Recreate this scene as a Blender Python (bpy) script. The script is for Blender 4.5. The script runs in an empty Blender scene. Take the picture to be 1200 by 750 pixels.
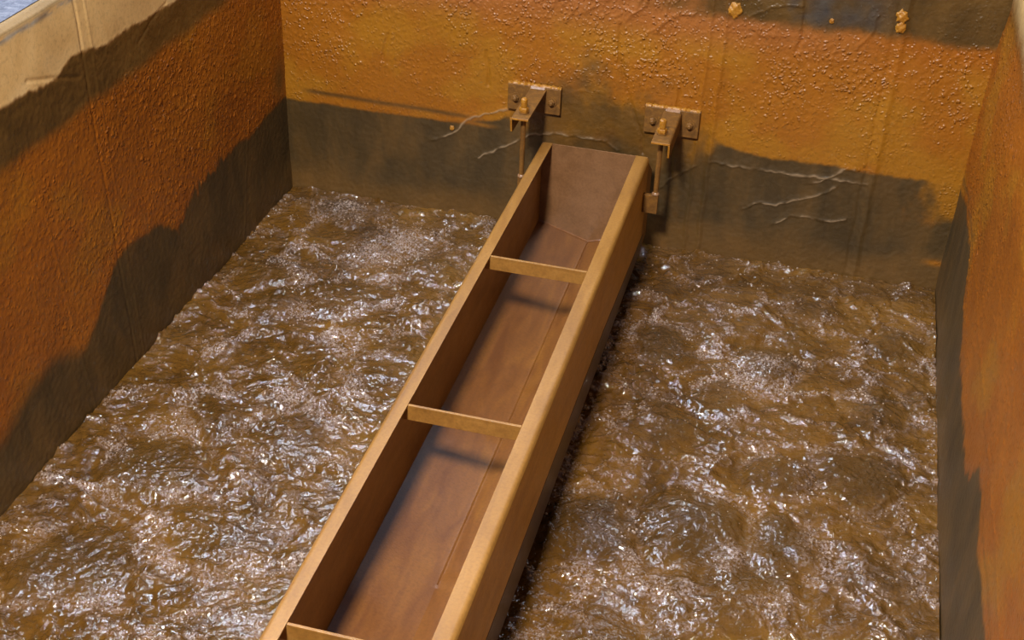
import bpy, bmesh, math, random
import numpy as np
from mathutils import Vector, Matrix

random.seed(7)
scene = bpy.context.scene
COL = scene.collection
TANK_X, FRONT, TOP = 2.6, -4.0, 1.30      # tank width, front end (y), wall top (z); water level is z = 0

# ------------------------------------------------------------------ numpy noise
def _perm(seed):
    return np.random.RandomState(seed).permutation(512).astype(np.int64)

def perlin(x, y, seed=0):
    P = _perm(seed)
    xi = np.floor(x).astype(np.int64); yi = np.floor(y).astype(np.int64)
    xf = x - xi; yf = y - yi
    def g(ix, iy, dx, dy):
        h = P[(P[ix & 511] + iy) & 511]
        a = h * (2 * np.pi / 512.0)
        return np.cos(a) * dx + np.sin(a) * dy
    u = xf * xf * xf * (xf * (xf * 6 - 15) + 10)
    v = yf * yf * yf * (yf * (yf * 6 - 15) + 10)
    n00 = g(xi, yi, xf, yf); n10 = g(xi + 1, yi, xf - 1, yf)
    n01 = g(xi, yi + 1, xf, yf - 1); n11 = g(xi + 1, yi + 1, xf - 1, yf - 1)
    a = n00 + u * (n10 - n00); b = n01 + u * (n11 - n01)
    return (a + v * (b - a)) * 1.5

def fbm(x, y, seed=0, octs=4, gain=0.5):
    s = 0; a = 1.0
    for o in range(octs):
        s = s + a * perlin(x, y, seed + o * 17); x = x * 2.03; y = y * 2.03; a *= gain
    return s

def worley(x, y, seed=0):
    P = _perm(seed); Q = _perm(seed + 991); S = _perm(seed + 77)
    xi = np.floor(x).astype(np.int64); yi = np.floor(y).astype(np.int64)
    f1 = np.full(x.shape, 9.0); f2 = np.full(x.shape, 9.0); rid = np.zeros(x.shape)
    for dx in (-1, 0, 1):
        for dy in (-1, 0, 1):
            cx = xi + dx; cy = yi + dy
            h = (P[cx & 511] + cy) & 511
            px = cx + P[h] / 512.0; py = cy + Q[h] / 512.0
            d = np.sqrt((x - px) ** 2 + (y - py) ** 2)
            near = d < f1
            f2 = np.where(near, f1, np.minimum(f2, d))
            rid = np.where(near, S[h] / 512.0, rid)
            f1 = np.where(near, d, f1)
    return f1, f2, rid

def sstep(a, b, x):
    t = np.clip((x - a) / (b - a), 0, 1)
    return t * t * (3 - 2 * t)

def seg_dist(U, V, pts):
    """distance to a polyline and signed side"""
    best = np.full(U.shape, 9.0); side = np.zeros(U.shape)
    for (x0, y0), (x1, y1) in zip(pts[:-1], pts[1:]):
        dx, dy = x1 - x0, y1 - y0
        L = dx * dx + dy * dy + 1e-9
        t = np.clip(((U - x0) * dx + (V - y0) * dy) / L, 0, 1)
        ex = U - (x0 + t * dx); ey = V - (y0 + t * dy)
        d = np.sqrt(ex * ex + ey * ey)
        s = dx * ey - dy * ex
        m = d < best
        best = np.where(m, d, best); side = np.where(m, s, side)
    return best, np.sign(side)

# ------------------------------------------------------------------ object helpers
def set_props(o, label=None, cat=None, group=None, kind=None):
    if label: o['label'] = label
    if cat: o['category'] = cat
    if group: o['group'] = group
    if kind: o['kind'] = kind
    return o

def mesh_obj(name, verts, faces, mat, parent=None, smooth=True):
    me = bpy.data.meshes.new(name)
    me.from_pydata([tuple(v) for v in verts], [], faces)
    me.update()
    if mat: me.materials.append(mat)
    if smooth:
        me.polygons.foreach_set('use_smooth', [True] * len(me.polygons))
    o = bpy.data.objects.new(name, me)
    COL.objects.link(o)
    if parent: o.parent = parent
    return o

def bm_obj(name, bm, mat, parent=None, bevel=0.0, segs=2, smooth=True):
    bmesh.ops.recalc_face_normals(bm, faces=bm.faces)
    me = bpy.data.meshes.new(name)
    bm.to_mesh(me); bm.free()
    me.materials.append(mat)
    o = bpy.data.objects.new(name, me)
    COL.objects.link(o)
    if parent: o.parent = parent
    if bevel:
        b = o.modifiers.new('bevel', 'BEVEL'); b.width = bevel; b.segments = segs
        b.limit_method = 'ANGLE'; b.angle_limit = math.radians(35)
        b.harden_normals = True
    if smooth:
        me.polygons.foreach_set('use_smooth', [True] * len(me.polygons))
        if not bevel:
            me.set_sharp_from_angle(angle=math.radians(35))
    return o

def empty(name, loc):
    o = bpy.data.objects.new(name, None); COL.objects.link(o)
    o.location = loc; o.empty_display_size = 0.05
    return o

def box(bm, x0, x1, y0, y1, z0, z1):
    vs = [bm.verts.new(p) for p in ((x0,y0,z0),(x1,y0,z0),(x1,y1,z0),(x0,y1,z0),(x0,y0,z1),(x1,y0,z1),(x1,y1,z1),(x0,y1,z1))]
    for f in ((0,3,2,1),(4,5,6,7),(0,1,5,4),(1,2,6,5),(2,3,7,6),(3,0,4,7)):
        bm.faces.new([vs[i] for i in f])

def prism_y(bm, prof, y0, y1):
    """closed (x, z) profile extruded along y"""
    a = [bm.verts.new((x, y0, z)) for x, z in prof]
    b = [bm.verts.new((x, y1, z)) for x, z in prof]
    n = len(prof)
    for i in range(n):
        bm.faces.new((a[i], a[(i+1) % n], b[(i+1) % n], b[i]))
    bm.faces.new(a[::-1]); bm.faces.new(b)

def lathe(bm, prof, cx, cy, n=20, axis='z', phase=0.0):
    """(radius, height) profile turned about a vertical axis, or about the y axis"""
    rings = []
    for r, h in prof:
        ring = []
        for k in range(n):
            a = 2 * math.pi * k / n + phase
            if axis == 'z': p = (cx + r * math.cos(a), cy + r * math.sin(a), h)
            else: p = (cx + r * math.cos(a), h, cy + r * math.sin(a))
            ring.append(bm.verts.new(p))
        rings.append(ring)
    for A, B in zip(rings[:-1], rings[1:]):
        for k in range(n):
            bm.faces.new((A[k], A[(k+1) % n], B[(k+1) % n], B[k]))
    bm.faces.new(rings[0][::-1]); bm.faces.new(rings[-1])

# ------------------------------------------------------------------ materials
K = 0.62          # darkens every base colour, for less bounce light and deeper shade
class NT:
    def __init__(self, name):
        self.m = bpy.data.materials.new(name); self.m.use_nodes = True
        self.t = self.m.node_tree; self.b = self.t.nodes['Principled BSDF']
    def n(self, kind, **kw):
        x = self.t.nodes.new(kind)
        for k, v in kw.items(): setattr(x, k, v)
        return x
    def link(self, a, b): self.t.links.new(a, b)
    def put(self, sock, v):
        if isinstance(v, bpy.types.NodeSocket): self.link(v, sock)
        else: sock.default_value = v
    def coord(self, scale=(1, 1, 1)):
        tc = self.n('ShaderNodeTexCoord'); mp = self.n('ShaderNodeMapping')
        mp.inputs['Scale'].default_value = scale
        self.link(tc.outputs['Object'], mp.inputs['Vector'])
        return mp.outputs['Vector']
    def noise(self, scale, detail=4, rough=0.55, dist=0.0, co=None):
        x = self.n('ShaderNodeTexNoise')
        x.inputs['Scale'].default_value = scale; x.inputs['Detail'].default_value = detail
        x.inputs['Roughness'].default_value = rough; x.inputs['Distortion'].default_value = dist
        self.link(co if co else self.coord(), x.inputs['Vector'])
        return x.outputs['Fac']
    def ramp(self, fac, stops):
        x = self.n('ShaderNodeValToRGB'); self.link(fac, x.inputs['Fac'])
        cr = x.color_ramp
        while len(cr.elements) < len(stops): cr.elements.new(0.5)
        for e, (p, c) in zip(cr.elements, stops):
            e.position = p; e.color = (c[0] * K, c[1] * K, c[2] * K, 1) if not isinstance(c, float) else (c, c, c, 1)
        return x.outputs['Color']
    def mix(self, fac, a, b):
        x = self.n('ShaderNodeMix', data_type='RGBA')
        self.put(x.inputs[0], fac)
        for s, v in ((x.inputs[6], a), (x.inputs[7], b)):
            self.put(s, v if isinstance(v, bpy.types.NodeSocket) else (v[0] * K, v[1] * K, v[2] * K, 1))
        return x.outputs[2]
    def mixf(self, fac, a, b):
        x = self.n('ShaderNodeMix', data_type='FLOAT')
        self.put(x.inputs[0], fac); self.put(x.inputs[2], a); self.put(x.inputs[3], b)
        return x.outputs[0]
    def math(self, op, a, b=0.0):
        x = self.n('ShaderNodeMath', operation=op)
        self.put(x.inputs[0], a); self.put(x.inputs[1], b)
        return x.outputs[0]
    def attr(self, name):
        x = self.n('ShaderNodeAttribute', attribute_name=name)
        return x.outputs['Fac']
    def bump(self, h, dist, strength=1.0, prev=None):
        x = self.n('ShaderNodeBump')
        x.inputs['Distance'].default_value = dist; x.inputs['Strength'].default_value = strength
        self.link(h, x.inputs['Height'])
        if prev: self.link(prev, x.inputs['Normal'])
        return x.outputs['Normal']

def srgb(r, g, b):
    f = lambda c: (c / 255 / 12.92) if c / 255 <= 0.04045 else ((c / 255 + 0.055) / 1.055) ** 2.4
    return (f(r), f(g), f(b))

def rust_metal(name, ca, cb, cc, rough=(0.36, 0.55), bump=0.0006, streak=(6, 1.2, 6), spec=0.5):
    t = NT(name)
    co = t.coord(streak)
    big = t.noise(3.0, 5, 0.6, 0.6, co)
    fine = t.noise(120, 3, 0.6)
    c = t.ramp(big, [(0.30, ca), (0.52, cb), (0.72, cc)])
    c = t.mix(t.ramp(fine, [(0.42, 0.0), (0.75, 0.35)]), c, tuple(x * 0.45 for x in ca))
    t.put(t.b.inputs['Base Color'], c)
    t.put(t.b.inputs['Roughness'], t.mixf(t.noise(18, 4), rough[0], rough[1]))
    t.b.inputs['Specular IOR Level'].default_value = spec
    t.put(t.b.inputs['Normal'], t.bump(t.noise(160, 3), bump, 0.5))
    return t.m

M = {}
# rust-covered concrete: the masks are stains measured on the walls and a painted pinkish sheen, stored per vertex
def wall_material():
    t = NT('rusty_concrete')
    big = t.noise(2.2, 5, 0.6, 0.4); mid = t.noise(14, 4, 0.6); fine = t.noise(90, 3, 0.6)
    orange = t.ramp(big, [(0.25, (0.36, 0.100, 0.007)), (0.50, (0.43, 0.125, 0.009)), (0.75, (0.48, 0.150, 0.012))])
    orange = t.mix(t.ramp(mid, [(0.45, 0.0), (0.7, 0.35)]), orange, (0.29, 0.075, 0.006))
    orange = t.mix(t.attr('ochre'), orange, (0.47, 0.20, 0.014))
    orange = t.mix(t.attr('pink_sheen'), orange, (0.50, 0.20, 0.075))
    cream = t.ramp(t.noise(4, 6, 0.65, 0.5), [(0.3, (0.85, 0.50, 0.17)), (0.5, (1.10, 0.70, 0.27)), (0.72, (1.2, 0.82, 0.37))])
    c = t.mix(t.attr('cream'), orange, cream)
    band = t.ramp(t.noise(6, 5, 0.65, 0.6), [(0.3, (0.075, 0.042, 0.011)), (0.55, (0.15, 0.080, 0.020)), (0.75, (0.21, 0.112, 0.028))])
    c = t.mix(t.attr('band'), c, band)
    c = t.mix(t.attr('slate'), c, t.ramp(mid, [(0.35, (0.050, 0.050, 0.055)), (0.7, (0.13, 0.11, 0.085))]))
    stco = t.coord((1.0, 1.0, 0.35))
    stain = t.ramp(t.noise(9, 6, 0.68, 0.3, stco), [(0.28, (0.054, 0.031, 0.007)), (0.5, (0.092, 0.052, 0.013)), (0.75, (0.16, 0.082, 0.018))])
    stain = t.mix(t.attr('foot'), stain, (0.20, 0.098, 0.020))
    c = t.mix(t.attr('stain'), c, stain)
    c = t.mix(t.attr('worn'), c, t.ramp(mid, [(0.35, (0.36, 0.24, 0.14)), (0.6, (0.62, 0.56, 0.46))]))
    c = t.mix(t.attr('crack'), c, (0.62, 0.44, 0.26))
    c = t.mix(t.ramp(fine, [(0.5, 0.0), (0.8, 0.30)]), c, (0.06, 0.03, 0.008))
    t.put(t.b.inputs['Base Color'], c)
    r = t.mixf(t.attr('stain'), 0.34, 0.50)
    r = t.mixf(t.attr('cream'), r, 0.62)
    t.put(t.b.inputs['Roughness'], r)
    t.b.inputs['Specular IOR Level'].default_value = 0.5
    vo = t.n('ShaderNodeTexVoronoi', feature='SMOOTH_F1'); vo.inputs['Scale'].default_value = 74; vo.inputs['Smoothness'].default_value = .35
    wp = t.n('ShaderNodeVectorMath', operation='ADD'); nz = t.n('ShaderNodeTexNoise'); nz.inputs['Scale'].default_value = 24
    t.link(t.coord(), nz.inputs['Vector'])
    sc_ = t.n('ShaderNodeVectorMath', operation='SCALE'); sc_.inputs['Scale'].default_value = .03
    t.link(nz.outputs['Color'], sc_.inputs[0]); t.link(t.coord(), wp.inputs[0]); t.link(sc_.outputs[0], wp.inputs[1])
    t.link(wp.outputs[0], vo.inputs['Vector'])
    bead = t.ramp(vo.outputs['Distance'], [(0.05, 1.0), (0.48, 0.0)])
    bead = t.math('MULTIPLY', t.math('MULTIPLY', bead, t.attr('grit')), t.ramp(t.noise(30, 2), [(0.38, 0.15), (0.62, 1.0)]))
    n0 = t.bump(bead, 0.0068, 0.9)
    n1 = t.bump(t.math('MULTIPLY', t.noise(75, 4, 0.6), t.math('SUBTRACT', 1.0, t.math('MULTIPLY', t.attr('cream'), .8))), 0.0022, 0.5, n0)
    t.put(t.b.inputs['Normal'], t.bump(t.noise(260, 3, 0.6), 0.0010, 0.5, n1))
    return t.m
M['wall'] = wall_material()
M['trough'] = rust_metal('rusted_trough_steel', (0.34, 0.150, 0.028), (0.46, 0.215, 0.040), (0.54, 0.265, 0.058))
M['trough_lit_side'] = rust_metal('lit_rusted_trough_steel', (0.72, 0.360, 0.048), (0.88, 0.450, 0.064), (1.0, 0.530, 0.090))  # lighter copy of the trough steel, with its lighting painted into the colour
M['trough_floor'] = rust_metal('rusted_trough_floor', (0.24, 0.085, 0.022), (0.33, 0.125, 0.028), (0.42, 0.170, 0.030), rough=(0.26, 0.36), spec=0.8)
M['end_plate'] = rust_metal('dull_rusted_end_plate', (0.25, 0.120, 0.045), (0.32, 0.155, 0.062), (0.36, 0.180, 0.075), rough=(0.30, 0.42), spec=0.6)
M['dull_skirt'] = rust_metal('dull_steel', (0.12, 0.070, 0.040), (0.16, 0.095, 0.055), (0.20, 0.115, 0.062), rough=(0.3, 0.45))
M['bracket'] = rust_metal('brown_rusted_steel', (0.19, 0.085, 0.018), (0.27, 0.120, 0.024), (0.42, 0.185, 0.026), streak=(14, 14, 14), rough=(0.48, 0.62), spec=0.35)
M['crust'] = rust_metal('orange_rust_crust', (0.42, 0.15, 0.012), (0.58, 0.25, 0.022), (0.66, 0.33, 0.05), bump=0.003, streak=(30, 30, 30), rough=(0.3, 0.5))
M['weld'] = rust_metal('weld_bead_steel', (0.35, 0.18, 0.08), (0.45, 0.24, 0.12), (0.5, 0.3, 0.18), rough=(0.22, 0.35), streak=(30, 30, 30))

def ledge_material():
    t = NT('blue_grey_concrete')
    t.put(t.b.inputs['Base Color'], t.ramp(t.noise(38, 6, 0.75, 0.3), [(0.3, (0.08, 0.09, 0.13)), (0.5, (0.18, 0.20, 0.275)), (0.72, (0.36, 0.38, 0.45))]))
    t.b.inputs['Roughness'].default_value = 0.8
    t.put(t.b.inputs['Normal'], t.bump(t.noise(60, 5), 0.006, 0.6))
    return t.m
M['ledge'] = ledge_material()

def water_material():
    t = NT('murky_brown_water')
    co = t.coord()
    big = t.noise(2.6, 4, 0.6, 0.8, co); mid = t.noise(16, 4, 0.6, 1.2, co)
    c = t.ramp(big, [(0.30, (0.068, 0.031, 0.006)), (0.5, (0.130, 0.058, 0.010)), (0.70, (0.25, 0.115, 0.017))])
    c = t.mix(t.ramp(mid, [(0.40, 0.0), (0.68, 0.55)]), c, (0.26, 0.118, 0.019))
    c = t.mix(t.attr('boil'), c, (0.070, 0.038, 0.012))
    foam = t.attr('foam')
    fn = t.noise(110, 3, 0.6, 0.5, co)
    fm = t.math('MULTIPLY', foam, t.ramp(fn, [(0.44, 0.0), (0.66, 0.80)]))
    c = t.mix(fm, c, (0.78, 0.64, 0.62))
    t.put(t.b.inputs['Base Color'], c)
    t.put(t.b.inputs['Roughness'], t.mixf(fm, 0.05, 0.16))
    t.b.inputs['IOR'].default_value = 1.45
    t.b.inputs['Specular IOR Level'].default_value = 1.0
    n1 = t.bump(t.noise(52, 2, 0.5, 0.8, co), 0.008, 0.6)
    t.put(t.b.inputs['Normal'], t.bump(t.noise(110, 1, 0.5, 0.4, co), 0.0018, 0.4, n1))
    return t.m
M['water'] = water_material()

def bubble_material():
    t = NT('foam_bubbles')
    t.put(t.b.inputs['Base Color'], t.ramp(t.noise(9, 3), [(0.35, (0.24, 0.13, 0.05)), (0.6, (0.50, 0.38, 0.30))]))
    t.b.inputs['Roughness'].default_value = 0.06
    t.b.inputs['Specular IOR Level'].default_value = 0.8
    return t.m
M['bubble'] = bubble_material()

# ------------------------------------------------------------------ walls
def wall(name, U, V, place, normal, disp, masks, thick=0.22):
    """U, V 1-D arrays; place(u, v, d) -> xyz with d towards the water"""
    UU, VV = np.meshgrid(U, V)
    D = disp(UU, VV)
    P = place(UU, VV, D).reshape(-1, 3)
    nu, nv = len(U), len(V)
    idx = np.arange(nu * nv).reshape(nv, nu)
    quads = np.stack([idx[:-1, :-1], idx[:-1, 1:], idx[1:, 1:], idx[1:, :-1]], -1).reshape(-1, 4)
    ring = np.concatenate([idx[0, :], idx[1:, -1], idx[-1, -2::-1], idx[-2:0:-1, 0]])
    back = P[ring] - np.array(normal) * thick
    # keep the back flat
    ax = int(np.argmax(np.abs(normal)))
    back[:, ax] = np.median(P[:, ax]) - normal[ax] * thick
    n0 = len(P); m = len(ring)
    P2 = np.concatenate([P, back])
    br = n0 + np.arange(m)
    side = np.stack([ring, np.roll(ring, -1), np.roll(br, -1), br], -1)[:, ::-1]
    faces = [tuple(q) for q in quads.tolist()] + [tuple(q) for q in side.tolist()] + [tuple(br.tolist())]
    me = bpy.data.meshes.new(name)
    me.from_pydata(P2.tolist(), [], faces); me.update()
    # consistent orientation: first quad must face the water
    if np.dot(np.array(me.polygons[len(quads) // 2].normal), normal) < 0:
        me.flip_normals()
    sm = [True] * len(quads) + [False] * (len(faces) - len(quads))
    me.polygons.foreach_set('use_smooth', sm)
    for k, a in masks(UU, VV).items():
        at = me.attributes.new(k, 'FLOAT', 'POINT')
        at.data.foreach_set('value', np.concatenate([np.clip(a, 0, 1).reshape(-1), np.zeros(m)]).astype(np.float32))
    me.materials.append(M['wall'])
    o = bpy.data.objects.new(name, me); COL.objects.link(o)
    set_props(o, kind='structure')
    return o

def pebbles(U, V, seed, cell=0.0175):
    wu = U + 0.006 * perlin(U / 0.03, V / 0.03, seed); wv = V + 0.006 * perlin(U / 0.03, V / 0.03, seed + 5)
    f1, f2, rid = worley(wu / cell, wv / cell, seed + 9)
    a = np.clip(1 - f1 / 0.62, 0, 1) ** 1.2 * (0.25 + 0.9 * rid ** 2)
    g1, g2, rid2 = worley(wu / (cell * 2.9), wv / (cell * 2.9), seed + 31)
    b = np.clip(1 - g1 / 0.20, 0, 1) ** 0.7 * (rid2 > 0.55)
    wr = np.abs(perlin((wu + 0.35 * wv) / 0.030, (wv - 0.35 * wu) / 0.016, seed + 3))
    return a * 0.0042 + b * 0.0034 + (1 - wr) ** 2 * 0.0011

GRIT = {}
CRACKS = [
 [(0.612,0.309),(0.693,0.347),(0.754,0.419),(0.846,0.461),(0.93,0.491)],
 [(0.799,0.261),(0.901,0.325),(1.008,0.396),(1.118,0.413),(1.218,0.411),(1.302,0.406),(1.347,0.381)],
 [(1.704,0.389),(1.822,0.387),(1.98,0.384),(2.15,0.391),(2.277,0.388)],
 [(2.078,0.358),(2.149,0.402),(2.189,0.436),(2.224,0.442)],
 [(1.845,0.213),(1.889,0.247),(1.968,0.253),(2.057,0.29),(2.13,0.324),(2.165,0.359)],
 [(1.973,0.173),(2.022,0.211),(2.068,0.223),(2.149,0.212),(2.225,0.229)],
 [(1.776,0.963),(1.83,1.0),(1.899,1.024),(1.943,1.021)],
 [(1.343,0.891),(1.37,0.942),(1.391,0.976)], [(1.045,0.869),(1.069,0.91),(1.08,0.937)],
 [(0.947,0.92),(0.98,0.886),(1.007,0.864)], [(1.155,0.889),(1.201,0.914),(1.23,0.949),(1.27,0.96)],
 [(1.356,0.924),(1.392,0.938),(1.413,0.979)], [(1.53,0.252),(1.574,0.306),(1.649,0.362)],
 [(1.45,0.86),(1.50,0.93),(1.58,0.95)], [(1.40,0.83),(1.47,0.90),(1.49,0.98)],
 [(1.79,0.92),(1.83,0.90),(1.90,0.91)], [(2.15,0.90),(2.19,0.95),(2.20,1.02)], [(1.12,0.86),(1.16,0.93)],
]
DARK_CRACKS = [
 [(1.32,0.872),(1.321,0.775),(1.353,0.663),(1.407,0.518),(1.436,0.452),(1.445,0.383)],
 [(1.954,1.046),(1.961,0.909),(1.95,0.86)], [(0.41,0.616),(0.436,0.723)], [(0.823,0.707),(0.837,0.572)],
 [(1.56,0.66),(1.55,0.45),(1.56,0.30)],
]

def wobble(U, V, seed, amp):
    return amp * (fbm(U / 0.16, V / 0.16, seed, 4) + 0.5 * fbm(U / 0.035, V / 0.05, seed + 40, 3))

# --- back wall (u = x)
LOWB = np.array([(-.1,.405),(0,.405),(.4,.40),(.75,.41),(.88,.44),(.95,.50),(1.05,.62),(1.12,.69),(1.25,.70),(1.41,.65),(1.56,.56),(1.68,.49),(1.75,.466),(1.91,.44),(2.2,.447),(2.50,.445),(2.6,.43)])
def back_fields(U, V):
    lb = np.interp(U, LOWB[:, 0], LOWB[:, 1]) + wobble(U, V, 3, 0.008)
    mid = sstep(.88, 1.05, U) * (1 - sstep(1.62, 1.75, U))
    soft = 0.010 + 0.13 * mid
    stain = 1 - sstep(lb - soft * 1.2, lb + soft * 0.4, V + mid * wobble(U, V, 61, 0.10))
    stain = stain * (1 - 0.25 * mid * sstep(.30, .46, V) - .12 * mid * fbm(U / .1, V / .1, 66, 3))
    streak = np.exp(-((V - .437 + .02 * (U - .4)) / .010) ** 2) * sstep(.05, .12, U) * (1 - sstep(.70, .85, U)) * 0.8
    streak2 = np.exp(-((V - .425) / .009) ** 2) * sstep(1.9, 2.1, U) * 0.5
    stain = np.maximum(stain - 0.0, streak)
    lighter = np.exp(-((V - .405 + .006 * fbm(U / .2, V / .2, 8)) / .008) ** 2) * (1 - sstep(.8, .9, U)) * 0.7
    stain = stain * (1 - lighter * (V > .39))
    # orange left in the corner by the right wall
    n = fbm(U / .07, V / .10, 21, 4)
    corner = sstep(2.44, 2.56, U + .05 * n) * sstep(.26, .33, V + .03 * n)
    spot = np.exp(-(((U - 2.575) / .035) ** 2 + ((V - .11) / .012) ** 2))
    stain = stain * (1 - 0.9 * np.maximum(corner, spot))
    bb = .945 + wobble(U, V, 5, .012)
    band = sstep(bb - .02, bb + .03, V) * sstep(1.30, 1.75, U + .1 * n)
    slate = sstep(bb, bb + .04, V) * sstep(1.88, 2.0, U + .04 * n) * (1 - sstep(2.16, 2.30, U + .04 * n)) * (0.6 + .5 * n)
    foot = (1 - sstep(.02, .16, V + .06 * fbm(U / .3, V / .2, 71))) * .75 + .35 * sstep(.1, .6, fbm(U / .25, V / .5, 19))
    ochre = np.clip(sstep(.0, .6, fbm(U / .35, V / .3, 14) + .2), 0, 1) * (1 - sstep(.80, .95, V)) * .45 + .40 * (1 - .6 * sstep(.75, .95, V))
    pink_sheen = sstep(.78, .95, V) * (1 - sstep(1.9, 2.4, U)) * .40  # reflected sheen towards the wall top, painted into the colour
    return stain, band, slate, foot, ochre, pink_sheen

def back_disp(U, V):
    stain, band, *_ = back_fields(U, V)
    d = 0.006 * fbm(U / .5, V / .5, 1, 3)
    amp = (1 - stain) * (1 - .75 * band) * (0.40 + 0.6 * sstep(.5, .8, V + .15 * fbm(U / .3, V / .3, 11)))
    amp = amp * (0.45 + 0.75 * sstep(-.4, .5, fbm(U / .22, V / .22, 12)))
    GRIT['b'] = amp
    d = d + pebbles(U, V, 100) * amp * .75
    d = d + 0.0008 * fbm(U / .02, V / .02, 13, 2)
    # shuttering seams
    for x, w, a in ((1.642 , .006, .004), (1.695, .009, .005), (2.293, .011, .005), (2.262, .006, -.0025)):
        d = d + a * np.exp(-((U - x - .004 * perlin(V / .1, U * 0, 6)) / w) ** 2)
    for pts in CRACKS:
        dist, side = seg_dist(U + .006 * perlin(U / .03, V / .03, 51), V + .006 * perlin(U / .03, V / .03, 52), pts)
        d = d + 0.0026 * np.exp(-(dist / .0042) ** 2) + 0.0018 * (side > 0) * np.exp(-(dist / .02) ** 2)
    for pts in DARK_CRACKS:
        dist, side = seg_dist(U + .004 * perlin(U / .04, V / .04, 53), V, pts)
        d = d - 0.006 * np.exp(-(dist / .005) ** 2)
    return d

def back_masks(U, V):
    stain, band, slate, foot, ochre, pink_sheen = back_fields(U, V)
    ck = np.zeros(U.shape)
    for pts in CRACKS[:6]:
        dist, side = seg_dist(U + .006 * perlin(U / .03, V / .03, 51), V + .006 * perlin(U / .03, V / .03, 52), pts)
        ck = np.maximum(ck, .75 * np.exp(-(dist / .0032) ** 2) * sstep(-.5, .3, fbm(U / .06, V / .06, 57, 2) + .1))
    return dict(stain=stain, band=band, slate=slate, foot=foot, ochre=ochre, pink_sheen=pink_sheen, crack=ck, grit=GRIT['b'])

STEP = 0.0042
ZS = np.arange(-0.25, TOP + 1e-6, STEP)
wall('wall_back', np.arange(-0.02, TANK_X + .02, STEP), ZS,
     lambda u, v, d: np.stack([u, 0.0 - d, v], -1), (0, -1, 0), back_disp, back_masks)

# --- left wall (u = y)
LOWL = np.array([(-4,.22),(-2.6,.20),(-2.04,.213),(-1.95,.236),(-1.85,.29),(-1.75,.30),(-1.65,.25),(-1.58,.227),(-1.50,.28),(-1.42,.347),(-1.36,.40),(-1.27,.416),(-1.15,.40),(-1.076,.385),(-1.0,.335),(-.944,.305),(-.88,.36),(-.80,.39),(-.66,.394),(-.29,.397),(0,.40)])
TOPL = np.array([(-4,1.09),(-1.758,1.10),(-1.52,1.087),(-1.40,1.109),(-1.31,1.095),(-1.09,1.08),(-.766,1.062),(0,1.06)])
def left_fields(U, V):
    n = wobble(U, V, 203, .012)
    rag = sstep(-1.2, -.7, U) * (1 - sstep(-.62, -.5, U))
    lb = np.interp(U, LOWL[:, 0], LOWL[:, 1]) + n + rag * .035 * fbm(U / .03, V / .12, 233, 3)
    soft = 0.012 + 0.03 * (1 - sstep(-1.7, -1.4, U))
    stain = 1 - sstep(lb - soft, lb + soft, V)
    patch = np.exp(-(((U + .05) / .055) ** 2 + ((V - .50) / .09) ** 2)) * .8
    stain = np.maximum(stain, patch)
    bb = .94 + wobble(U, V, 207, .008); tb = np.interp(U, TOPL[:, 0], TOPL[:, 1]) + wobble(U, V, 209, .011)
    cream = sstep(tb - .006, tb + .010, V)
    band = sstep(bb - .02, bb + .03, V) * (1 - sstep(tb - .006, tb + .010, V)) * .95
    yel = np.exp(-((V - .96) / .03) ** 2) * .3
    worn = np.exp(-((V - 1.270) / .008) ** 2) * sstep(-.6, .2, fbm(U / .07, V / .02, 215) + .1)
    band = np.maximum(band, .75 * sstep(1.278, 1.284, V))
    foot = (1 - sstep(.02, .2, V)) * .4 + .4 * sstep(.2, .7, fbm(U / .2, V / .5, 219))
    ochre = .35 * sstep(0, .6, fbm(U / .4, V / .3, 214)) + cream * 0
    return stain, band, cream, foot, ochre, worn

def left_disp(U, V):
    stain, band, cream, *_ = left_fields(U, V)
    d = 0.006 * fbm(U / .5, V / .5, 201, 3)
    amp = (1 - stain) * (1 - .9 * band) * (1 - cream)
    amp = amp * (0.25 + .75 * sstep(-1.75, -.9, U + .35 * fbm(U / .25, V / .25, 211)))
    GRIT['l'] = amp
    d = d + pebbles(U, V, 300) * amp * .7
    d = d + 0.0010 * (1 - .85 * cream) * fbm(U / .02, V / .02, 213, 2)
    c = -1.31 + (.45 - V) * .03
    d = d - .0030 * np.exp(-((U - c + .022) / .005) ** 2) + .0016 * np.exp(-((U - c - .028) / .005) ** 2) - .0004 * np.exp(-((U - c) / .018) ** 2)
    d = d + .0016 * np.exp(-((U + 1.62 - .1 * (.4 - V)) / .005) ** 2) * sstep(.9, .7, V) + .0015 * np.exp(-((U + .27 - .3 * (V - .7)) / .005) ** 2)
    for pts in ([(-1.629,1.132),(-1.516,1.094),(-1.375,1.042)], [(-1.05,1.02),(-.95,1.06),(-.85,1.08)]):
        dist, side = seg_dist(U, V, pts)
        d = d - 0.0026 * np.exp(-(dist / .005) ** 2)
    # worn, rounded top edge
    return d - .02 * sstep(1.285, 1.30, V)

def left_masks(U, V):
    stain, band, cream, foot, ochre, worn = left_fields(U, V)
    return dict(stain=stain, band=band, cream=cream, foot=foot, ochre=ochre, worn=worn, grit=GRIT['l'])
ST2 = 0.0050
wall('wall_left', np.arange(FRONT - .02, .021, ST2), np.arange(-.25, TOP + 1e-6, ST2),
     lambda u, v, d: np.stack([0.0 + d, u, v], -1), (1, 0, 0), left_disp, left_masks)

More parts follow.
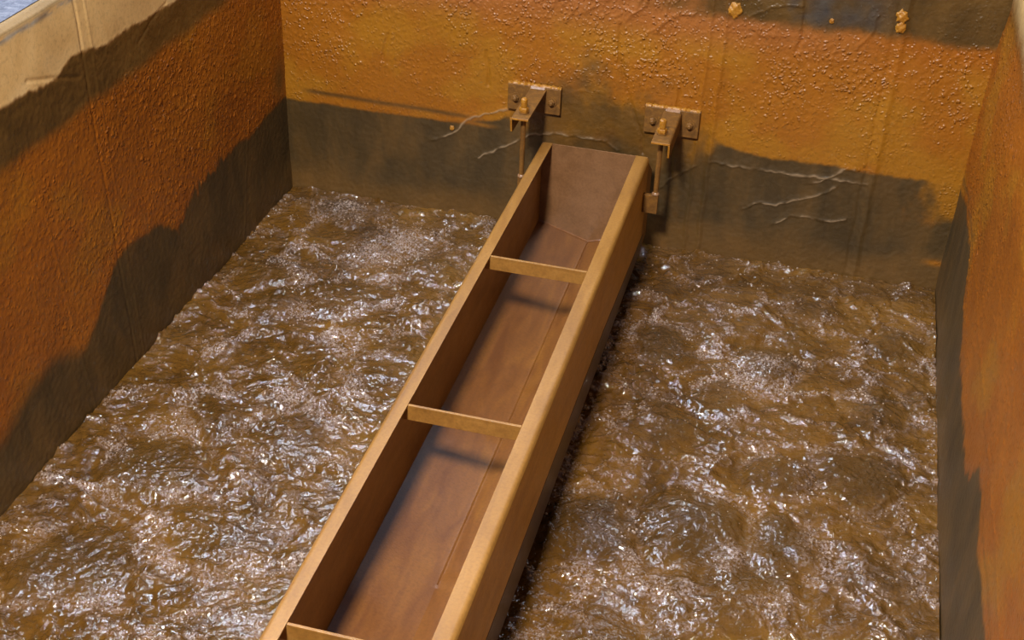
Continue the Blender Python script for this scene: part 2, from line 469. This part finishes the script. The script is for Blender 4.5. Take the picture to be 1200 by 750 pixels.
# --- right wall (u = y)
LOWR = np.array([(-4,.46),(-2.25,.455),(-1.92,.41),(-1.775,.472),(-1.65,.46),(-1.58,.36),(-1.45,.33),(-1.2,.335),(-.974,.341),(-.75,.40),(-.572,.50),(-.3,.49),(-.1,.455),(0,.44)])
def right_fields(U, V):
    rag = sstep(-1.75, -1.55, U) * (1 - sstep(-.8, -.6, U))
    lb = np.interp(U, LOWR[:, 0], LOWR[:, 1]) + wobble(U, V, 403, .012) + rag * .03 * fbm(U / .03, V / .14, 433, 3)
    stain = 1 - sstep(lb - .016, lb + .014, V)
    streak = np.exp(-((V - lb - .035) / .010) ** 2) * .6 * sstep(-.9, -.5, U) + np.exp(-((V - lb - .045) / .008) ** 2) * .4 * (1 - sstep(-1.9, -1.7, U))
    stain = np.maximum(stain, streak)
    tb = 1.115 + wobble(U, V, 409, .012)
    cream = sstep(tb - .03, tb + .05, V)
    band = sstep(tb - .06, tb, V) * (1 - sstep(tb + .02, tb + .12, V)) * .5
    foot = (1 - sstep(.02, .2, V)) * .4
    ochre = .5 * sstep(0, .6, fbm(U / .4, V / .3, 414))
    return stain, band, cream, foot, ochre

def right_disp(U, V):
    stain, band, cream, *_ = right_fields(U, V)
    d = 0.006 * fbm(U / .5, V / .5, 401, 3)
    amp = (1 - stain) * (1 - .9 * band) * (1 - cream) * (.35 + .65 * sstep(-1.2, -.5, U + .3 * fbm(U / .25, V / .25, 411)))
    GRIT['r'] = amp
    d = d + pebbles(U, V, 500) * amp * .75
    d = d + 0.0008 * fbm(U / .02, V / .02, 413, 2) + .0015 * np.exp(-((V - .52 + .02 * U) / .010) ** 2)
    return d - .016 * sstep(.93, 1.10, V)

def right_masks(U, V):
    stain, band, cream, foot, ochre = right_fields(U, V)
    return dict(stain=stain, band=band, cream=cream, foot=foot, ochre=ochre, grit=GRIT['r'])
wall('wall_right', np.arange(FRONT - .02, .021, ST2), np.arange(-.25, TOP + 1e-6, ST2),
     lambda u, v, d: np.stack([TANK_X - d, u, v], -1), (-1, 0, 0), right_disp, right_masks)

# --- front wall under the viewer, out of the frame
wall('wall_front', np.arange(-.02, TANK_X + .021, .02), np.arange(-.25, TOP + 1e-6, .02),
     lambda u, v, d: np.stack([u, FRONT + d, v], -1), (0, 1, 0),
     lambda U, V: .004 * fbm(U / .3, V / .3, 601, 3), lambda U, V: dict(stain=1 - sstep(.38, .42, V), cream=sstep(1.05, 1.1, V)))

# --- tank floor and the concrete walkway level with the wall top
bm = bmesh.new(); box(bm, -.25, TANK_X + .25, FRONT - .25, .25, -.45, -.251)
set_props(bm_obj('floor', bm, M['wall'], smooth=False), kind='structure')
def walkway(name, x0, x1, y0, y1):
    bm = bmesh.new(); box(bm, x0, x1, y0, y1, TOP - .13, TOP + .003)
    set_props(bm_obj(name, bm, M['ledge'], bevel=.01), kind='structure')
walkway('trim_1', -1.4, -.222, FRONT - .25, .25)
bm = bmesh.new(); box(bm, -.221, -.022, FRONT - .02, .02, TOP + .0005, TOP + .003)
set_props(bm_obj('trim_2', bm, M['ledge'], bevel=.001), kind='structure')

# rust nodules clinging to the back wall, parts of the wall
back = bpy.data.objects['wall_back']
def nodule(x, z, r, seed):
    bm = bmesh.new()
    bmesh.ops.create_icosphere(bm, subdivisions=4, radius=1.0)
    rs = random.Random(seed); ph = [rs.uniform(0, 6.28) for _ in range(6)]
    for v in bm.verts:
        c = v.co
        k = 1 + .16 * math.sin(5 * c.x + ph[0]) * math.sin(5 * c.z + ph[1]) + .08 * math.sin(11 * c.x + ph[2]) * math.sin(11 * c.z + ph[3])
        v.co = Vector((x + c.x * r * k, -.004 + c.y * r * .45 * k, z + c.z * r * 1.15 * k))
    o = bm_obj('rust_nodule', bm, M['crust'], back)
    o['label'] = 'bright orange rust lump'
for x, z, r, s in ((1.718,.982,.026,1),(2.277,1.030,.020,2),(2.280,.992,.018,3),(.693,.375,.009,4),(2.05,.985,.008,5)):
    nodule(x, z, r, s)

# ------------------------------------------------------------------ water
BOILS = [ # x, y, radius, height
 (.26,-.16,.10,.020),(.17,-.67,.09,.012),(.30,-.87,.10,.016),(.50,-.72,.12,.018),(.31,-1.78,.14,.022),(.30,-2.23,.15,.020),
 (.36,-1.48,.12,.015),(.67,-1.56,.12,.018),(1.683,-.681,.12,.022),(2.052,-.671,.10,.034),(1.929,-1.576,.14,.026),(1.617,-1.653,.15,.020),
 (2.173,-1.575,.11,.022),(2.102,-1.704,.11,.018),(1.924,-.939,.10,.016),(2.122,-1.281,.10,.018),(2.349,-1.211,.12,.018),(1.989,-1.839,.13,.02),
 (2.125,-.52,.09,.012),(2.154,-.25,.10,.016),(2.448,-.45,.09,.018),(1.73,-1.141,.12,.016),(1.58,-.32,.09,.016),(.75,-.45,.11,.02),(.80,-1.05,.13,.02),
 (.62,-2.0,.14,.018),(.90,-2.2,.12,.016),(2.40,-.85,.10,.014),(2.42,-1.65,.10,.014),(1.72,-2.1,.12,.016)]
STRONG = {8, 10, 11, 12, 13, 0, 16, 9, 4, 5}
WS = 0.0048
xs = np.arange(.002, TANK_X - .001, WS); ys = np.arange(FRONT + .003, -.001, WS)
X, Y = np.meshgrid(xs, ys)
wx = X + .045 * fbm(X / .28, Y / .28, 701, 3); wy = Y + .045 * fbm(X / .28, Y / .28, 711, 3)
H = .009 * fbm(X / .42, Y / .38, 720, 3)
boil = np.zeros(X.shape); rim = np.zeros(X.shape)
for k, (bx, by, r, a) in enumerate(BOILS):
    ex, ey = wx - bx, wy - by
    d = np.sqrt(ex * ex + ey * ey); ang = np.arctan2(ey, ex)
    core = np.exp(-(d / r) ** 4)
    st = 1.0 if k in STRONG else .5
    H += a * .65 * np.exp(-(d / r) ** 2) - a * .45 * np.exp(-((d - 1.25 * r) / (.28 * r)) ** 2)
    H += core * .0035 * perlin(ang * 5 + k * 9, d / .016, 730 + k) * st
    boil = np.maximum(boil, core * st)
    rim = np.maximum(rim, np.exp(-((d - 1.12 * r) / (.20 * r)) ** 2) * (.55 + .45 * st))
act = .34 + .95 * np.clip((1 - sstep(.03, .34, worley(wx / .24, wy / .20, 751)[1] - worley(wx / .24, wy / .20, 751)[0])) + .35 * fbm(X / .3, Y / .25, 759, 2), 0, 1)
calm = (1 - .65 * boil) * act
M1 = perlin(wx / .105, wy / .080, 741); M2 = perlin(wx / .058 + 7, wy / .042, 742)
H += calm * (.0075 * M1 + .0072 * M2)
rd = 1 - np.abs(perlin(wx / .085, wy / .058, 744)) * 1.6
rd2 = 1 - np.abs(perlin(wx / .040, wy / .027, 745)) * 1.6
H += calm * (.0075 * np.clip(rd, 0, 1) ** 3 + .0052 * np.clip(rd2, 0, 1) ** 2)
H += (.35 + .65 * calm) * (.0034 * perlin(wx / .024, wy / .017, 746) + .0012 * perlin(X / .0125, Y / .010, 747))
# foam gathers along the borders between upwellings and on the crests
f1, f2, rid = worley(wx / .24, wy / .20, 751)
edge = 1 - sstep(.02, .22, f2 - f1 + .08 * fbm(X / .05, Y / .05, 752, 3))
fb = fbm(wx / .16, wy / .12, 753, 4)
foam = edge * sstep(-.35, .45, fb) * .9
foam = np.maximum(foam, rim * sstep(-.30, .40, fb) * .9)
foam = np.maximum(foam, np.clip(rd, 0, 1) ** 5 * sstep(-.1, .5, fb) * .75)
foam = foam * (1 - .85 * boil) * (.45 + .55 * sstep(-.5, .4, fbm(X / .5, Y / .5, 755, 2)))
for fx, fy, fr in ((2.052,-.675,.055),(2.02,-1.66,.035),(.30,-.66,.05),(1.97,-.79,.07),(.42,-.86,.05),(.30,-.13,.08),(.60,-.30,.10),(.52,-.42,.09)):
    foam = np.maximum(foam, np.exp(-((wx - fx) ** 2 + (wy - fy) ** 2) / fr ** 2) * .9)
H += foam * .004 * (1 + perlin(X / .011, Y / .011, 757))
ns, nx = len(ys), len(xs)
idx = np.arange(nx * ns).reshape(ns, nx)
quads = np.stack([idx[:-1, :-1], idx[:-1, 1:], idx[1:, 1:], idx[1:, :-1]], -1).reshape(-1, 4)
me = bpy.data.meshes.new('water')
PW = np.stack([X, Y, H], -1).reshape(-1, 3).astype(np.float32)
me.vertices.add(len(PW)); me.vertices.foreach_set('co', PW.ravel())
me.loops.add(quads.size); me.loops.foreach_set('vertex_index', quads.ravel().astype(np.int32))
me.polygons.add(len(quads))
me.polygons.foreach_set('loop_start', (np.arange(len(quads)) * 4).astype(np.int32))
me.update(calc_edges=True)
me.polygons.foreach_set('use_smooth', np.ones(len(quads), bool))
for k, a in (('foam', foam), ('boil', boil * .6)):
    at = me.attributes.new(k, 'FLOAT', 'POINT'); at.data.foreach_set('value', np.clip(a, 0, 1).reshape(-1).astype(np.float32))
me.materials.append(M['water'])
wo = bpy.data.objects.new('water', me); COL.objects.link(wo)
set_props(wo, 'churning brown murky water filling the rusty tank on both sides of the trough', 'water', kind='stuff')

# bubbles riding on the foam
rng = np.random.RandomState(11)
NB = 12000
prob = (foam.clip(0, 1) ** 1.3 + .035 * calm) * (Y > -2.75)
flat = (prob / prob.sum()).ravel()
pick = rng.choice(flat.size, NB, p=flat)
bx = X.ravel()[pick] + rng.uniform(-WS, WS, NB) * .5; by = Y.ravel()[pick] + rng.uniform(-WS, WS, NB) * .5
bx = np.clip(bx, .012, TANK_X - .012); by = np.clip(by, -9, -.012)
br = .0016 + .0030 * rng.rand(NB) ** 2.5
bz = H.ravel()[pick] + br * .15
tb = bmesh.new(); bmesh.ops.create_icosphere(tb, subdivisions=2, radius=1.0)
tv = np.array([v.co for v in tb.verts]); tf = np.array([[v.index for v in f.verts] for f in tb.faces]); tb.free()
VB = (tv[None] * br[:, None, None] + np.stack([bx, by, bz], -1)[:, None, :]).reshape(-1, 3).astype(np.float32)
FB = (tf[None] + (np.arange(NB) * len(tv))[:, None, None]).reshape(-1, 3).astype(np.int32)
me = bpy.data.meshes.new('foam_bubbles')
me.vertices.add(len(VB)); me.vertices.foreach_set('co', VB.ravel())
me.loops.add(FB.size); me.loops.foreach_set('vertex_index', FB.ravel())
me.polygons.add(len(FB)); me.polygons.foreach_set('loop_start', (np.arange(len(FB)) * 3).astype(np.int32))
me.update(calc_edges=True); me.polygons.foreach_set('use_smooth', np.ones(len(FB), bool))
me.materials.append(M['bubble'])
fo = bpy.data.objects.new('foam_bubbles', me); COL.objects.link(fo)
fo.parent = wo
set_props(fo, 'tiny pale glinting foam bubbles', kind='stuff')

# ------------------------------------------------------------------ trough
XL, XR_, ZT, YE, YF = 1.087, 1.493, .450, -.160, FRONT + .02
LIPL, LIPR, TH = 1.130, 1.444, .006
ZW, ZV, ZB = .122, .062, .064                       # V floor at the walls, at the crease; lower edge of the sides
tr = empty('trough', (1.29, -2.0, 0))
set_props(tr, 'long rusty golden-brown steel trough with cross bars above the churning water', 'trough')
INV = Matrix.Translation((-1.29, 2.0, 0))
def tpart(name, bm, mat, parent=tr, bevel=0.0, segs=3):
    if parent is tr: bmesh.ops.transform(bm, matrix=INV, verts=bm.verts)
    return bm_obj(name, bm, mat, parent, bevel, segs)

def side_profile(xw, xl, s):
    """side wall with the lip folded inward over a rounded bend; s = +1 right, -1 left"""
    R = .015; pts = [(xw, ZB)]
    for k in range(9):
        a = math.pi / 2 * k / 8
        pts.append((xw - s * R * (1 - math.cos(a)), ZT - R + R * math.sin(a)))
    pts.append((xl, ZT)); pts.append((xl, ZT - TH))
    r = R - TH
    for k in range(9):
        a = math.pi / 2 * (1 - k / 8)
        pts.append((xw - s * (R - r * math.cos(a)), ZT - R + r * math.sin(a)))
    pts.append((xw - s * TH, ZB))
    return pts
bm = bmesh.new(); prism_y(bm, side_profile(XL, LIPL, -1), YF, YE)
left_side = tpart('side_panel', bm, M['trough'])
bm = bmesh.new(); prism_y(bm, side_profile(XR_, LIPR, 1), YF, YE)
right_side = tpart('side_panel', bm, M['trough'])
right_side.data.materials.append(M['trough_lit_side'])      # lit look put into the colour: outer face and outside of the bend
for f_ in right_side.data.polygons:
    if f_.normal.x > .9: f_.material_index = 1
# plain cheeks that carry the sides on to the wall, upper corner cut off
for xw in (XL, XR_ - TH):
    bm = bmesh.new()
    pr = [(YE + .0005, ZB), (-.045, ZB), (-.045, .345), (YE + .0005, ZT - .022)]
    a = [bm.verts.new((xw, y, z)) for y, z in pr]; b = [bm.verts.new((xw + TH, y, z)) for y, z in pr]
    for i in range(4): bm.faces.new((a[i], a[(i+1) % 4], b[(i+1) % 4], b[i]))
    bm.faces.new(a[::-1]); bm.faces.new(b)
    tpart('end_cheek', bm, M['trough'], bevel=.001, segs=1)
# V floor
xm = (XL + XR_) / 2
bm = bmesh.new()
prism_y(bm, [(XL + TH, ZW), (xm - .01, ZV + .002), (xm, ZV), (xm + .01, ZV + .002), (XR_ - TH, ZW), (XR_ - TH, ZW - TH), (xm, ZV - TH), (XL + TH, ZW - TH)], YF, YE)
floor_plate = tpart('floor_plate', bm, M['trough_floor'])
# overlapped second floor sheet in front of the weld line, and the weld along the crease
bm = bmesh.new()
y_b = -2.085
e = .0035
verts_t = []
def vz(x): return ZV + abs(x - xm) / (XR_ - TH - xm) * (ZW - ZV)
xsn = [XL + TH + .001, 1.16, 1.22, xm, 1.34, 1.40, XR_ - TH - .001]
top_b = [bm.verts.new((x, y_b + .004 * math.sin(3 + x * 29), vz(x) + e)) for x in xsn]
top_f = [bm.verts.new((x, YF + .01, vz(x) + e)) for x in xsn]
bot_b = [bm.verts.new((x, y_b + .004 * math.sin(3 + x * 29), vz(x) + .0002)) for x in xsn]
bot_f = [bm.verts.new((x, YF + .01, vz(x) + .0002)) for x in xsn]
for i in range(len(xsn) - 1):
    bm.faces.new((top_f[i], top_f[i+1], top_b[i+1], top_b[i]))
    bm.faces.new((top_b[i], top_b[i+1], bot_b[i+1], bot_b[i]))
    bm.faces.new((bot_b[i], bot_b[i+1], bot_f[i+1], bot_f[i]))
    bm.faces.new((bot_f[i], bot_f[i+1], top_f[i+1], top_f[i]))
bm.faces.new((top_f[0], top_b[0], bot_b[0], bot_f[0])); bm.faces.new((top_f[-1], bot_f[-1], bot_b[-1], top_b[-1]))
lap = tpart('lapped_floor_sheet', bm, M['trough_floor'])
lap.data.polygons.foreach_set('use_smooth', [False] * len(lap.data.polygons))
bm = bmesh.new(); prism_y(bm, [(xm - .003, ZV + .0010), (xm, ZV + .0032), (xm + .003, ZV + .0010)], y_b + .02, YE - .01)
tpart('crease_weld', bm, M['trough_floor'])
# end plate
bm = bmesh.new()
pr = [(XL + TH, ZT - .001), (XL + TH, ZW), (xm, ZV), (XR_ - TH, ZW), (XR_ - TH, ZT - .001)]
a = [bm.verts.new((x, YE + .0005, z)) for x, z in pr]; b = [bm.verts.new((x, YE - TH, z)) for x, z in pr]
for i in range(5): bm.faces.new((a[i], a[(i+1) % 5], b[(i+1) % 5], b[i]))
bm.faces.new(a[::-1]); bm.faces.new(b)
tpart('end_plate', bm, M['end_plate'])
# weld along the foot of the end plate
bm = bmesh.new()
for (x0, z0), (x1, z1) in (((XL + TH, ZW), (xm, ZV)), ((xm, ZV), (XR_ - TH, ZW))):
    p = []
    for x, z in ((x0, z0), (x1, z1)):
        p.append([bm.verts.new((x, YE - TH, z)), bm.verts.new((x, YE - TH, z + .004)), bm.verts.new((x, YE - TH - .004, z + .0005))])
    for i in range(3): bm.faces.new((p[0][i], p[0][(i+1) % 3], p[1][(i+1) % 3], p[1][i]))
    bm.faces.new(p[0]); bm.faces.new(p[1][::-1])
tpart('end_weld', bm, M['trough_floor'])
# cross bars: flat bars standing on edge between the lips, each end hooked under a lip
for yb in (-1.010, -1.822, -2.634, -3.446):
    bm = bmesh.new(); box(bm, XL + TH + .0005, XR_ - TH - .0005, yb - .004, yb + .004, ZT - TH - .044, ZT - TH - .0005)
    box(bm, LIPL + .0006, LIPR - .0006, yb - .004, yb + .004, ZT - TH - .004, ZT - .0005)
    bmesh.ops.remove_doubles(bm, verts=bm.verts, dist=1e-5)
    tpart('cross_bar', bm, M['trough'], bevel=.0015, segs=2)
# dull grey-brown skirt low on the outside of the right side
bm = bmesh.new()
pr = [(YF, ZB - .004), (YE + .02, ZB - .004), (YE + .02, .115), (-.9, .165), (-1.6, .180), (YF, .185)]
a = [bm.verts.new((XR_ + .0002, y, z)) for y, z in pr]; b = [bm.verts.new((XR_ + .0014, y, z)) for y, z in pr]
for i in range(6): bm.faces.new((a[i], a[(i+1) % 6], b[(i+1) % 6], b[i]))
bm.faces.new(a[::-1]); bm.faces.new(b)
sk = tpart('skirt', bm, M['dull_skirt']); sk['label'] = 'dull grey-brown lower strip'

# ------------------------------------------------------------------ wall brackets and hanger rods
def bracket(x0, x1, z1, tilt, ax0, ax1, leg, rodx, label):
    """anchor plate x0..x1, top z1; angle arm ax0..ax1 with its leg on the side `leg`"""
    cx = (x0 + x1) / 2; zt = z1 - .006
    root = empty('wall_bracket', (cx, -.008, z1 - .05)); set_props(root, label, 'bracket', 'hanger brackets on the back wall')
    inv = Matrix.Translation(-Vector((cx, -.008, z1 - .05)))
    def part(name, bm, mat, bevel=0., parent=root, segs=2):
        bmesh.ops.transform(bm, matrix=inv, verts=bm.verts)
        return bm_obj(name, bm, mat, parent, bevel, segs)
    bm = bmesh.new(); box(bm, x0, x1, -.024, -.012, z1 - .104, z1)
    part('anchor_plate', bm, M['bracket'], .003)
    for bx_ in (x0 + .033, x1 - .033):
        zc = z1 - .052
        bm = bmesh.new()
        lathe(bm, [(.019, -.0242), (.019, -.028)], bx_, zc, 24, 'y')               # washer
        lathe(bm, [(.0135, -.0282), (.0135, -.037), (.011, -.039)], bx_, zc, 6, 'y', .3)   # nut
        lathe(bm, [(.0075, -.0391), (.0075, -.046), (.005, -.049)], bx_, zc, 14, 'y')  # stud
        part('anchor_bolt', bm, M['bracket'])
    # angle arm
    bm = bmesh.new(); t = .007; L = .062; r = .010
    s = -1 if leg == 'left' else 1
    xo, xi = (ax0, ax1) if leg == 'left' else (ax1, ax0)
    pts = [(xo, zt - L)]
    for k in range(6):
        a = math.pi / 2 * k / 5
        pts.append((xo - s * r * (1 - math.cos(a)), zt - r + r * math.sin(a)))
    pts += [(xi, zt), (xi, zt - t), (xo - s * t, zt - t), (xo - s * t, zt - L)]
    prism_y(bm, pts, -.302, -.0245)
    for v in bm.verts:                                        # the leg is cut back to a taper at its free end
        if v.co.y < -.3 and v.co.z < zt - L + .001: v.co.y += .012
    part('angle_arm', bm, M['bracket'], .0015)
    bm = bmesh.new(); prism_y(bm, [(xi, zt + .0004), (xo, zt + .0004), (xo, zt - t), (xi, zt - t)], -.305, -.3025)
    prism_y(bm, [(xo, zt - t), (xo - s * t, zt - t), (xo - s * t, zt - L + .004), (xo, zt - L + .004)], -.305, -.3025)
    for v in bm.verts:
        if v.co.z < zt - L + .006: v.co.y += .010
    e_ = part('rust_edge', bm, M['crust'], .001); e_['label'] = 'bright orange rusted free end'
    # weld between arm and plate, crust along the top of the plate
    bm = bmesh.new()
    prism_x = [(-.0245, zt + .0005), (-.0245, zt + .0085), (-.034, zt + .0005)]
    a = [bm.verts.new((ax0 + .006, y, z)) for y, z in prism_x]; b = [bm.verts.new((ax1 - .006, y, z)) for y, z in prism_x]
    for i in range(3): bm.faces.new((a[i], a[(i+1) % 3], b[(i+1) % 3], b[i]))
    bm.faces.new(a[::-1]); bm.faces.new(b)
    part('weld_bead', bm, M['weld'], .001)
    bm = bmesh.new(); rs = random.Random(int(x0 * 100)); rings = []
    N = 40
    for k in range(N + 1):
        x = x0 + (x1 - x0) * k / N; rr = .0045 + rs.random() * .0045; ring = []
        for j in range(8):
            a_ = 2 * math.pi * j / 8
            ring.append(bm.verts.new((x, -.014 + math.cos(a_) * rr * 1.3, z1 + .001 + math.sin(a_) * rr)))
        rings.append(ring)
    for A, B in zip(rings[:-1], rings[1:]):
        for j in range(8): bm.faces.new((A[j], A[(j+1) % 8], B[(j+1) % 8], B[j]))
    bm.faces.new(rings[0][::-1]); bm.faces.new(rings[-1])
    part('rust_crust', bm, M['crust'])['label'] = 'lumpy orange rust along the top edge'
    return zt

zl = bracket(.917, 1.122, .603, 0, 1.000, 1.067, 'left', 1.033, 'brown steel wall bracket left of the trough end, its arm flange hanging on the left')
zr = bracket(1.442, 1.645, .588, 0, 1.512, 1.579, 'right', 1.537, 'brown steel wall bracket right of the trough end, its arm flange hanging on the right')

def rod(x, y, zt, tab, label, s):
    root = empty('hanger_rod', (x, y, .262)); set_props(root, label, 'rod', 'threaded rods hanging the trough')
    inv = Matrix.Translation((-x, -y, -.262))
    def part(name, bm, mat, bevel=0., parent=root, segs=2):
        bmesh.ops.transform(bm, matrix=inv, verts=bm.verts)
        return bm_obj(name, bm, mat, parent, bevel, segs)
    bm = bmesh.new(); z = .338; prof = [(.0092, z), (.0098, z + .004)]
    while z < zt - .008: prof += [(.0098, z + .004), (.0092, z + .008)]; z += .008
    prof = [p for p in prof if p[1] < zt - .0075]
    lathe(bm, prof + [(.0098, zt - .0074)], x, y, 16)
    part('rod', bm, M['bracket'])
    bm = bmesh.new(); lathe(bm, [(.019, zt + .0005), (.019, zt + .004)], x, y, 24); part('washer', bm, M['bracket'])
    bm = bmesh.new(); lathe(bm, [(.0165, zt + .0042), (.0175, zt + .007), (.0175, zt + .018), (.0155, zt + .021)], x, y, 6, 'z', .2)
    part('nut', bm, M['crust'])['label'] = 'orange rusted hexagon nut'
    bm = bmesh.new(); lathe(bm, [(.0108, zt + .0212), (.0125, zt + .028), (.0115, zt + .036), (.0128, zt + .044), (.0115, zt + .052), (.007, zt + .056)], x, y, 14)
    part('stud_end', bm, M['crust'])['label'] = 'orange crusted thread end'
    bm = bmesh.new(); box(bm, tab[0], tab[1], y - .008, y + .008, .262, .338); part('tab', bm, M['bracket'], .002)
    bm = bmesh.new(); lathe(bm, [(.013, .3385), (.0145, .342), (.0125, .347), (.0102, .350)], x, y, 16); part('weld_bead', bm, M['weld'])
rod(1.036, -.246, zl, (1.024, XL - .0005), 'thin rusty rod hanging from the left bracket to the left side of the trough', -1)
rod(1.537, -.227, zr, (XR_ + .0005, 1.549), 'thin rusty rod hanging from the right bracket to the right side of the trough', 1)

# ------------------------------------------------------------------ light
def area(name, loc, target, size, power, color=(1, 1, 1), sy=None):
    l = bpy.data.lights.new(name, 'AREA'); l.energy = power; l.color = color; l.size = size
    if sy: l.shape = 'RECTANGLE'; l.size_y = sy
    o = bpy.data.objects.new(name, l); COL.objects.link(o)
    o.location = loc
    o.rotation_euler = (Vector(target) - Vector(loc)).to_track_quat('-Z', 'Y').to_euler()
    return o
area('lamp_viewer_side', (1.13, -4.7, 4.3), (1.3, -1.2, 0), .42, 285, (1, .93, .86))
for k, (lx, ly, lz) in enumerate([(x, y + .35 * (i_ % 2), 5.0 + .25 * ((i_ + j_) % 2)) for i_, x in enumerate((-2.3, -1.4, -.55, .2)) for j_, y in enumerate((-2.1, -.6, .8))]):
    area('glint_lamp', (lx, ly, lz), (.6 + lx * .5, ly * .5 - .6, 0), .55, 18, (.74, .85, 1), .10)  # unseen lamps added overhead to put glints on the water
area('fill_low_left', (-3.4, -1.7, 3.5), (2.6, -1.2, .3), .9, 40, (1, .90, .80))  # unseen lamp added to brighten the right wall and its bounce
area('window_bank', (.4, 6.2, 5.0), (1.3, -1.0, .5), 6.5, 150, (.74, .84, 1), 3.2)
w = bpy.data.worlds.new('hall'); scene.world = w; w.use_nodes = True
w.node_tree.nodes['Background'].inputs['Color'].default_value = (.72, .80, 1, 1)
w.node_tree.nodes['Background'].inputs['Strength'].default_value = .05

# ------------------------------------------------------------------ camera
cam = bpy.data.cameras.new('camera'); co = bpy.data.objects.new('camera', cam); COL.objects.link(co)
cam.sensor_width = 36; cam.lens = 1518.11 / 1200 * 36
cam.clip_start = .05
co.matrix_world = Matrix(((0.965733,-0.169696,0.196376,2.03739),(0.257377,0.528724,-0.808831,-4.42430),(0.033426,0.831658,0.554282,2.55920),(0,0,0,1)))
scene.camera = co
vs = scene.view_settings
vs.view_transform = 'Standard'; vs.look = 'None'; vs.exposure = 0.58; vs.gamma = 1.0; vs.use_curve_mapping = False
